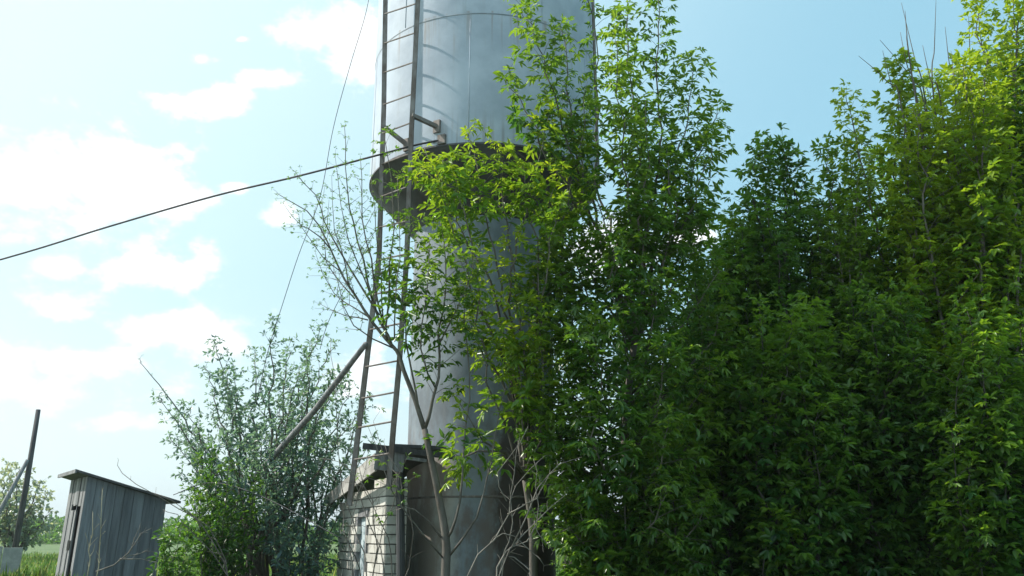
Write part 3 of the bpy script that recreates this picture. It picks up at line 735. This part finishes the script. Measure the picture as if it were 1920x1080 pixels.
for (y0, x1, y1, Y1, x2, y2, Y2) in ((700, 1110, 560, 8.9, 1060, 450, 8.8), (760, 1090, 620, 8.7, 1045, 540, 8.6), (820, 1090, 720, 8.7, 1050, 610, 8.6), (860, 1110, 790, 8.6, 1048, 700, 8.5),
    (900, 1100, 860, 8.6, 1050, 790, 8.5), (940, 1110, 930, 8.6, 1062, 860, 8.5), (980, 1120, 970, 8.6, 1075, 900, 8.5), (700, 1250, 560, 8.9, 1300, 440, 8.8), (740, 1260, 640, 8.7, 1330, 540, 8.6),
    (800, 1260, 720, 8.7, 1335, 640, 8.6), (860, 1250, 800, 8.6, 1320, 730, 8.5), (920, 1250, 880, 8.6, 1310, 820, 8.5), (980, 1240, 950, 8.6, 1300, 900, 8.5), (650, 1200, 540, 8.5, 1210, 430, 8.4),
    (700, 1160, 600, 8.4, 1150, 500, 8.3), (760, 1210, 680, 8.3, 1225, 580, 8.2), (820, 1140, 760, 8.2, 1120, 660, 8.1), (860, 1215, 800, 8.2, 1240, 700, 8.1), (920, 1130, 880, 8.1, 1110, 800, 8.0),
    (960, 1220, 900, 8.1, 1250, 840, 8.0), (1020, 1210, 1000, 8.1, 1240, 950, 8.0), (1030, 1130, 1010, 8.2, 1090, 970, 8.1), (1060, 1260, 1040, 8.3, 1310, 990, 8.2), (760, 1120, 700, 8.5, 1075, 640, 8.4), (840, 1120, 800, 8.5, 1080, 740, 8.4), (900, 1110, 900, 8.4, 1055, 830, 8.4),
    (960, 1110, 960, 8.4, 1060, 920, 8.3), (640, 1130, 560, 8.8, 1090, 480, 8.7), (640, 1100, 600, 8.8, 1040, 500, 8.6), (1040, 1120, 1040, 8.3, 1070, 1000, 8.3), (700, 1060, 640, 8.6, 1010, 560, 8.5)):
    shoot(w, tw, nd, [trunkp(y0), W(x1, y1, Y1 - .35), W(x2, y2, Y2 - .4), W(x2 + (x2 - x1) * .15, y2 - 45, Y2 - .4)], .013, .003, **{**L, 'leaf0': .15, 'side': .36, 'young': .6, 'leafs': .92, 'p_twig': 1.0, 'step': .12})
finish('box_elder_tree', 'tallest box elder, right of the tower, its leafy leaders rising past the tank', 'tree', b0, w, tw, nd, 'bark', 'leaf_maple', size=.108, aspect=.34)

# ---------------------------------------------------------------- hedge of box elders on the right
ENV = [(1020, 440), (1320, 440), (1350, 405), (1400, 365), (1500, 350), (1560, 325), (1610, 305), (1655, 240), (1692, 165), (1740, 105), (1830, 85), (1900, 55), (2100, 60)]
def env(px):
    for (a, b), (c_, d) in zip(ENV, ENV[1:]):
        if a <= px <= c_: return b + (d - b) * (px - a) / (c_ - a)
    return 200
def hedge(label, px0, wid, Y0, dY, n, top=22, low=930, leaf='leaf_dark', bark='bark_dark', side=.44, young=.45, ysh=0, topk=None, size=.098, step=.11, p_twig=.85, name='box_elder_tree', leafs=1.0, ext=(), bare=()):
    w, tw, nd = MB(), MB(), Nodes()
    b0 = ground_at(px0, Y0)
    stools = [b0 + Vector((random.uniform(-.18, .18), random.uniform(-.15, .15), 0)) for _ in range(4)]
    tips = []
    for k in range(n):
        u = (k + .5) / n; x = px0 + wid * (2 * ((k * .618) % 1) - 1)
        e = max(env(x), topk or 0) + top; y = e + (low - e) * (u ** 1.5) * .92 + random.uniform(0, 12)
        tips.append((x, y, Y0 + dY * random.uniform(-1, 1)))
    tips += list(ext)
    for i, tp in enumerate(tips):
        s = stools[i % 4]; T_ = W(*tp); hh = T_.z - s.z
        m1 = Vector((s.x + (T_.x - s.x) * .30, s.y + (T_.y - s.y) * .35, s.z + hh * .25)); m2 = Vector((s.x + (T_.x - s.x) * .8 + random.gauss(0, .12), s.y + (T_.y - s.y) * .85, s.z + hh * .65)); T_ = T_ + Vector((random.gauss(0, .08), 0, 0))
        shoot(w, tw, nd, [s, m1, m2, T_], .012 + .006 * hh, .003, max(.12, .5 - .35 / max(hh, .7)) if hh > 2.2 else .2, side * random.uniform(.6, 1.3), .14, step, .09, leafs, young=young, ysh=ysh, p_twig=p_twig, wob=.025)
    for i, pl in enumerate(bare):
        Y = Y0 + random.uniform(-.5, .3); q = pix([(x, y, Y) for x, y in pl]); s = stools[i % 4]
        w.tube(curve_pts([s, s.lerp(q[0], .5) + Vector((.1, 0, .2))] + q, 22), [.016 - .00065 * i for i in range(22)], 5)
    return finish(name, label, 'tree', b0, w, tw, nd, bark, leaf, size=size, aspect=.44, droop=.3, group='box elders grown into a hedge right of the tower')
BARE = ([(1735, 190), (1715, 110), (1690, 5)], [(1722, 200), (1700, 120), (1688, 60)], [(1735, 210), (1712, 150), (1650, 75)], [(1700, 215), (1660, 150), (1610, 105)], [(1750, 180), (1752, 90), (1755, 0)],
           [(1790, 170), (1780, 120), (1772, 50)], [(1820, 150), (1818, 80), (1816, 30)], [(1855, 140), (1840, 80), (1832, 0)], [(1905, 110), (1902, 50), (1899, -20)], [(1690, 200), (1672, 160), (1655, 95)],
           [(1800, 200), (1790, 150), (1783, 95)], [(1765, 200), (1745, 150), (1730, 85)], [(1708, 130), (1700, 60), (1697, 20)])
hedge('big yellow-green box elder at the right edge, bare shoots standing out of its crown', 1795, 112, 9.2, .8, 50, leaf='leaf_bright', bark='bark', young=.8, ysh=.08,
      low=820, ext=[(1660, 120, 9.2), (1832, -10, 9.2), (1895, -40, 9.2), (1598, 175, 9.3)], bare=BARE)
hedge('slim dark box elder with a thin double tip against the blue sky', 1440, 60, 9.8, .7, 30, ext=[(1412, 262, 9.8), (1478, 268, 9.8), (1408, 280, 9.7), (1472, 290, 9.9)])
hedge('mid green box elder between the double-tipped one and the big yellow-green one', 1585, 62, 9.6, .7, 28, young=.6, leaf='leaf_maple', bark='bark', ext=[(1560, 278, 9.5), (1592, 262, 9.6)])
hedge('low rounded box elder just right of the tallest tree, its top below the sky gap', 1345, 55, 9.4, .6, 30, leaf='leaf_maple')
hedge('near box elder with a lighter leaf column in the middle of the dark hedge', 1490, 60, 8.2, .4, 20, topk=540, low=1060, leaf='leaf_dark', young=.8, side=.36)
hedge('near box elder sapling low at the right edge with light leaf fans', 1860, 75, 7.9, .4, 22, topk=560, low=1070, leaf='leaf_dark', young=.8, side=.36)
hedge('dark leafy box elder cut by the right edge of the picture', 1955, 60, 9.3, .6, 30, leaf='leaf_dark', top=24)
hedge('dark box elder standing low behind the gap full of bright specks', 1660, 90, 8.6, .5, 24, topk=520, low=1050)
hedge('dark box elder deep in the hedge behind the near lighter sapling', 1520, 90, 11.2, .7, 20, topk=400, low=1050)
hedge('dark box elder deep in the hedge behind the big yellow-green one', 1760, 110, 11.4, .7, 20, topk=250, low=1060)
hedge('dark box elder deep in the hedge behind the tallest tree', 1260, 95, 11.4, .6, 26, topk=500, low=1060)
hedge('low leafy box elder sprouts at the foot of the tallest tree, right of the tower', 1175, 110, 8.1, .35, 26, topk=800, low=1090, leaf='leaf_maple', bark='bark', young=.6, side=.32)
hedge('box elder bush of middle height just right of the tallest trunk', 1330, 50, 8.6, .4, 16, topk=640, low=1070)

# ---------------------------------------------------------------- shrub on the left
w, tw, nd = MB(), MB(), Nodes()
b0 = ground_at(560, 11.6)
L = dict(side=.26, tip=.10, step=.18, nodestep=.075, wob=.025, leafs=1.0, young=.3)
tips = [(262, 672, .85), (300, 745, .35), (318, 820, .3), (345, 760, .35), (402, 640, .35), (385, 690, .3), (430, 735, .3), (478, 655, .35), (512, 600, .35), (545, 640, .3), (560, 690, .3),
        (600, 612, .35), (628, 640, .35), (650, 700, .3), (460, 760, .3), (520, 750, .3), (590, 760, .3), (640, 780, .3), (690, 745, .35), (700, 820, .4), (370, 850, .3), (355, 930, .3), (400, 900, .3), (430, 880, .3),
        (470, 840, .3), (340, 890, .3), (540, 850, .4), (420, 820, .3), (500, 900, .4), (600, 860, .4), (360, 800, .3), (580, 650, .3), (440, 690, .3), (535, 700, .3), (490, 700, .3), (575, 720, .3), (620, 700, .3), (400, 770, .3), (480, 800, .3), (560, 800, .3), (620, 830, .3), (670, 780, .3), (330, 780, .3), (380, 820, .3), (450, 870, .3), (540, 900, .3), (660, 850, .3), (690, 880, .3), (420, 700, .3), (655, 730, .3)]
for i, (x, y, l0) in enumerate(tips):
    Yt = 11.6 + random.uniform(-1.2, 1.0)
    s = ground_at(620 - 14 * (i % 14) if x > 480 else 560 - 12 * (i % 12), 11.6 + random.uniform(-.4, .4)); T_ = W(x, y, Yt); hh = T_.z - s.z
    m1 = s.lerp(T_, .35) + Vector((-.04 * (T_.x - s.x), 0, hh * .07)); m2 = s.lerp(T_, .7) + Vector((0, 0, hh * .06))
    if i == 0: shoot(w, tw, nd, [s, m1, m2, T_], .03, .004, .75, **dict(L, p_twig=.25, leafs=.5))
    else: shoot(w, tw, nd, [s, m1, m2, T_], .010 + .006 * hh, .003, l0, **L)
finish('willow_shrub', 'wide blue-green many-stemmed shrub between the outhouse and the brick hut', 'shrub', b0, w, tw, nd, 'bark', 'leaf_willow', 'simple', .085, .38, droop=.6)
def bush(name, label, px0, Y0, tips, leaf, bark='bark', kind='simple', size=.07, cat='shrub', **kw):
    w, tw, nd = MB(), MB(), Nodes(); b0 = ground_at(px0, Y0)
    for (x, y) in tips:
        s = b0 + Vector((random.uniform(-.15, .15), random.uniform(-.15, .15), 0)); T_ = W(x, y, Y0 + random.uniform(-.3, .3))
        shoot(w, tw, nd, [s, s.lerp(T_, .5) + Vector((0, 0, .06)), T_], kw.get('r', .012), .002, kw.get('leaf0', .2), kw.get('side', .18), .07, kw.get('step', .11), .07, 1, young=kw.get('young', .3), p_twig=kw.get('p_twig', 1), wob=.02)
    return finish(name, label, cat, b0, w, tw, nd, bark, leaf, kind, size, .42)
bush('green_shrub', 'mid green shrub with yellowish leaves low at the left foot of the big shrub', 415, 10.6, [(370, 860), (385, 900), (400, 840), (430, 870), (450, 920), (360, 930), (420, 950), (470, 960), (345, 985), (480, 900)], 'leaf_dark', side=.26, size=.08)
bush('undergrowth_shrub', 'grey-green undergrowth at the foot of the big shrub, left of the brick hut', 570, 10.9, [(500, 940), (530, 920), (560, 950), (620, 950), (540, 980), (600, 1000), (510, 1010), (640, 990)], 'leaf_willow', side=.3, size=.08, p_twig=.7)
bush('elder_sapling', 'small dark-leaved sapling beside the right wall of the outhouse', 330, 9.3, [(305, 1000), (320, 1010), (340, 985), (352, 1020), (318, 1040), (362, 1045), (335, 1050)], 'leaf_dark', side=.16, size=.075)
bush('yellow_green_bush', 'low bright green bush between the leaning post and the outhouse', 185, 19, [(160, 1040), (175, 1030), (190, 1036), (200, 1030), (150, 1050), (215, 1040)], 'grass', side=.35, size=.14)
bush('undergrowth_shrub', 'brownish twiggy shrub right of the tower foot under the tallest tree', 1075, 9.6, [(1048, 960), (1072, 940), (1098, 950), (1120, 960), (1060, 1000), (1105, 1030), (1050, 990), (1065, 970), (1080, 985), (1095, 975), (1045, 1040), (1110, 1000), (1070, 1030), (1090, 1020)], 'leaf_maple', 'dead_twig', side=.2, p_twig=.6, step=.14, size=.06)
# far pale blossoming tree at the left edge
w, tw, nd = MB(), MB(), Nodes(); b0 = ground_at(28, 36)
for (x, y) in [(-40, 920), (-10, 885), (15, 872), (35, 878), (55, 890), (75, 905), (90, 925), (96, 960), (80, 985), (-30, 960), (0, 930), (40, 930), (60, 960), (20, 960), (90, 990), (5, 900), (50, 905), (70, 935)]:
    T_ = W(x, y, 36 + random.uniform(-1.2, 1.2))
    shoot(w, tw, nd, [b0, b0.lerp(T_, .4) + Vector((0, 0, .3)), T_], .06, .012, .3, .75, .3, .34, .22, 1, young=.6, wob=.05)
finish('blossom_tree', 'far pale blossoming round tree behind the leaning post', 'tree', b0, w, tw, nd, 'bark', 'leaf_pale', 'simple', .20, .6)

# ---------------------------------------------------------------- dead twiggy shrub before the tower foot
w, tw, nd = MB(), MB(), Nodes(); b0 = ground_at(930, 7.3)
D = dict(side=.22, tip=.05, step=.13, nodestep=9, leafs=.3, p_twig=.55, wob=.012, up=.9)
for pl, r in (([(872, 1085), (925, 1012), (952, 964), (969, 911), (1022, 854)], .009), ([(937, 1065), (959, 1027), (1002, 976), (1060, 928)], .012), ([(940, 1060), (956, 1000), (960, 900), (975, 820)], .008),
              ([(937, 1062), (965, 1045), (1000, 1080), (1010, 1110)], .008), ([(959, 1027), (1000, 930), (1035, 880), (1080, 860)], .007), ([(952, 964), (985, 945), (1010, 930), (1030, 890)], .006),
              ([(925, 1012), (960, 1000), (1000, 1040), (1020, 1060)], .005), ([(940, 1060), (1000, 1000), (1005, 920), (1000, 860)], .006), ([(950, 940), (930, 890), (960, 850), (990, 800)], .005), ([(1002, 976), (1010, 1000), (1037, 1035)], .005)):
    shoot(w, tw, nd, [b0] + pix([(x, y, 7.3) for x, y in pl]) if pl[0][1] > 1055 else pix([(x, y, 7.3) for x, y in pl]), r, .002, .3, **D)
nd.p = []
finish('dead_shrub', 'leafless grey twiggy shrub in front of the foot of the tower stem', 'shrub', b0, w, tw, nd, 'dead_twig', 'leaf_maple')
# thin bare stems in front of the hut
w, tw, nd = MB(), MB(), Nodes(); b0 = ground_at(690, 7.8)
for pl in ([(690, 1090), (668, 1000), (640, 900), (628, 760), (620, 640)], [(700, 1090), (700, 960), (660, 880), (600, 860)], [(720, 1090), (690, 970), (665, 890), (655, 800)], [(700, 1090), (722, 980), (745, 900), (720, 830)],
           [(735, 1090), (725, 990), (690, 930), (672, 870)], [(680, 1090), (650, 1020), (640, 950), (615, 860)], [(760, 1090), (772, 1000), (760, 930), (735, 880)], [(660, 1090), (655, 1000), (672, 930), (690, 850)]):
    shoot(w, tw, nd, [b0] + pix([(x, y, 7.8 + random.uniform(-.2, .2)) for x, y in pl]), .008, .002, .35, **dict(D, p_twig=.3, side=.3, step=.2))
nd.p = []
finish('bare_saplings', 'clump of thin bare saplings growing in front of the white brick wall', 'shrub', b0, w, tw, nd, 'bark', 'leaf_maple')
# fallen branch and dry stalk by the outhouse
w, tw, nd = MB(), MB(), Nodes(); b0 = W(180, 1072, 8.6)
for pl in ([(180, 1072), (230, 1045), (262, 1010), (285, 990)], [(225, 1048), (270, 1050), (300, 1060)], [(225, 1048), (250, 1040), (290, 1035)], [(240, 1038), (255, 1005), (262, 985)]):
    shoot(w, tw, nd, pix([(x, y, 8.6) for x, y in pl]), .007, .002, .25, **dict(D, step=.09, side=.14))
nd.p = []
w.v = [p for p in w.v]; finish('dead_branch', 'pale dead branch lying against the shaded wall of the outhouse', 'branch', b0, w, tw, nd, 'dead_twig', 'leaf_maple')
for k, (x, y0, y1, lab) in enumerate(((186, 1095, 918, 'tallest dry pale weed stalk standing before the outhouse corner'), (168, 1095, 960, 'shorter dry weed stalk left of the tallest one before the outhouse'))):
    w, tw, nd = MB(), MB(), Nodes(); b0 = ground_at(x, 7.8)
    pts = [b0, W(x - 4, 1060, 7.8), W(x + 1, (y0 + y1) / 2, 7.8), W(x + 6, y1, 7.8)]
    shoot(w, tw, nd, pts, .006, .002, .35, .12, .03, .09, 9, p_twig=.5, up=1.6); nd.p = []
    finish('dry_weed', lab, 'weed', b0, w, tw, nd, 'straw', 'grass')
# long arching dead twigs between shed and shrub
w, tw, nd = MB(), MB(), Nodes(); b0 = ground_at(430, 9.0)
for pl in ([(430, 1085), (380, 990), (330, 950), (235, 895), (222, 862)], [(430, 1085), (400, 1000), (350, 960), (290, 925)], [(430, 1085), (365, 1000), (330, 965), (305, 955)]):
    shoot(w, tw, nd, [b0] + pix([(x, y, 9.0) for x, y in pl]), .008, .0025, .3, **dict(D, p_twig=.25))
nd.p = []
finish('arching_bramble', 'bare arching stems reaching from the big shrub over the outhouse roof', 'shrub', b0, w, tw, nd, 'bark', 'leaf_maple')

# ---------------------------------------------------------------- grass and far tree line
def grass_patch(name, n, xr, yr, hmin, hmax, wd, dens=None):
    x = rng.uniform(*xr, n); y = rng.uniform(*yr, n)
    keep = (np.abs(x) < y * .66 + .5)
    x, y = x[keep], y[keep]; n = len(x)
    z = np.array([gz(a, b) for a, b in zip(x, y)])
    d = np.stack([rng.normal(0, .25, n), rng.normal(0, .25, n), np.ones(n)], 1)
    nn = rng.normal(0, 1, (n, 3)); nn[:, 2] = .1
    L = rng.uniform(hmin, hmax, n)
    o = leaf_mesh(name, M['grass'], None, np.stack([x, y, z], 1), d, nn, L, L * 0 + wd, rng.random(n), (rng.random(n) ** 3), (0, 0, 0))
    return tag(o, kind='stuff')
grass_patch('tall_grass', 40000, (-6.5, 1.5), (5.5, 10.5), .2, .5, .008)
grass_patch('verge_grass', 14000, (-1.5, 9), (6, 14), .2, .5, .014)
grass_patch('field_grass', 24000, (-30, 4), (10.5, 45), .15, .4, .03)
grass_patch('mound_grass', 22000, (-5.2, -3.4), (6.4, 8.6), .12, .42, .005)
n = 42000; x = rng.uniform(-170, 60, n); y = rng.normal(130, 6, n)
zt = 1.5 + 1.4 * np.abs(np.sin(x * .11)) + 1.2 * np.abs(np.sin(x * .37 + 1))
z = .3 + rng.random(n) * zt
d = rng.normal(0, 1, (n, 3)); nn = rng.normal(0, 1, (n, 3))
tag(leaf_mesh('far_tree_line', M['leaf_dark'], None, np.stack([x, y, z], 1), d, nn, rng.uniform(.4, .8, n), rng.uniform(.25, .4, n), rng.random(n), rng.random(n) * .3, (0, 0, 0)), kind='stuff')

# ---------------------------------------------------------------- the hazy air over the fields
hz_ = MB(); hz_.box((0, 860, 49), (7300, 4300, 105))
m = bpy.data.materials.new('air'); m.use_nodes = True; t = NT(m.node_tree); t.n.clear()
o = t.new('ShaderNodeOutputMaterial'); pv = t.new('ShaderNodeVolumePrincipled'); t.l.new(pv.outputs[0], o.inputs['Volume'])
pv.inputs['Color'].default_value = (.86, .93, .97, 1); pv.inputs['Density'].default_value = .0006; pv.inputs['Anisotropy'].default_value = .4
tag(hz_.build('haze', m), kind='stuff')
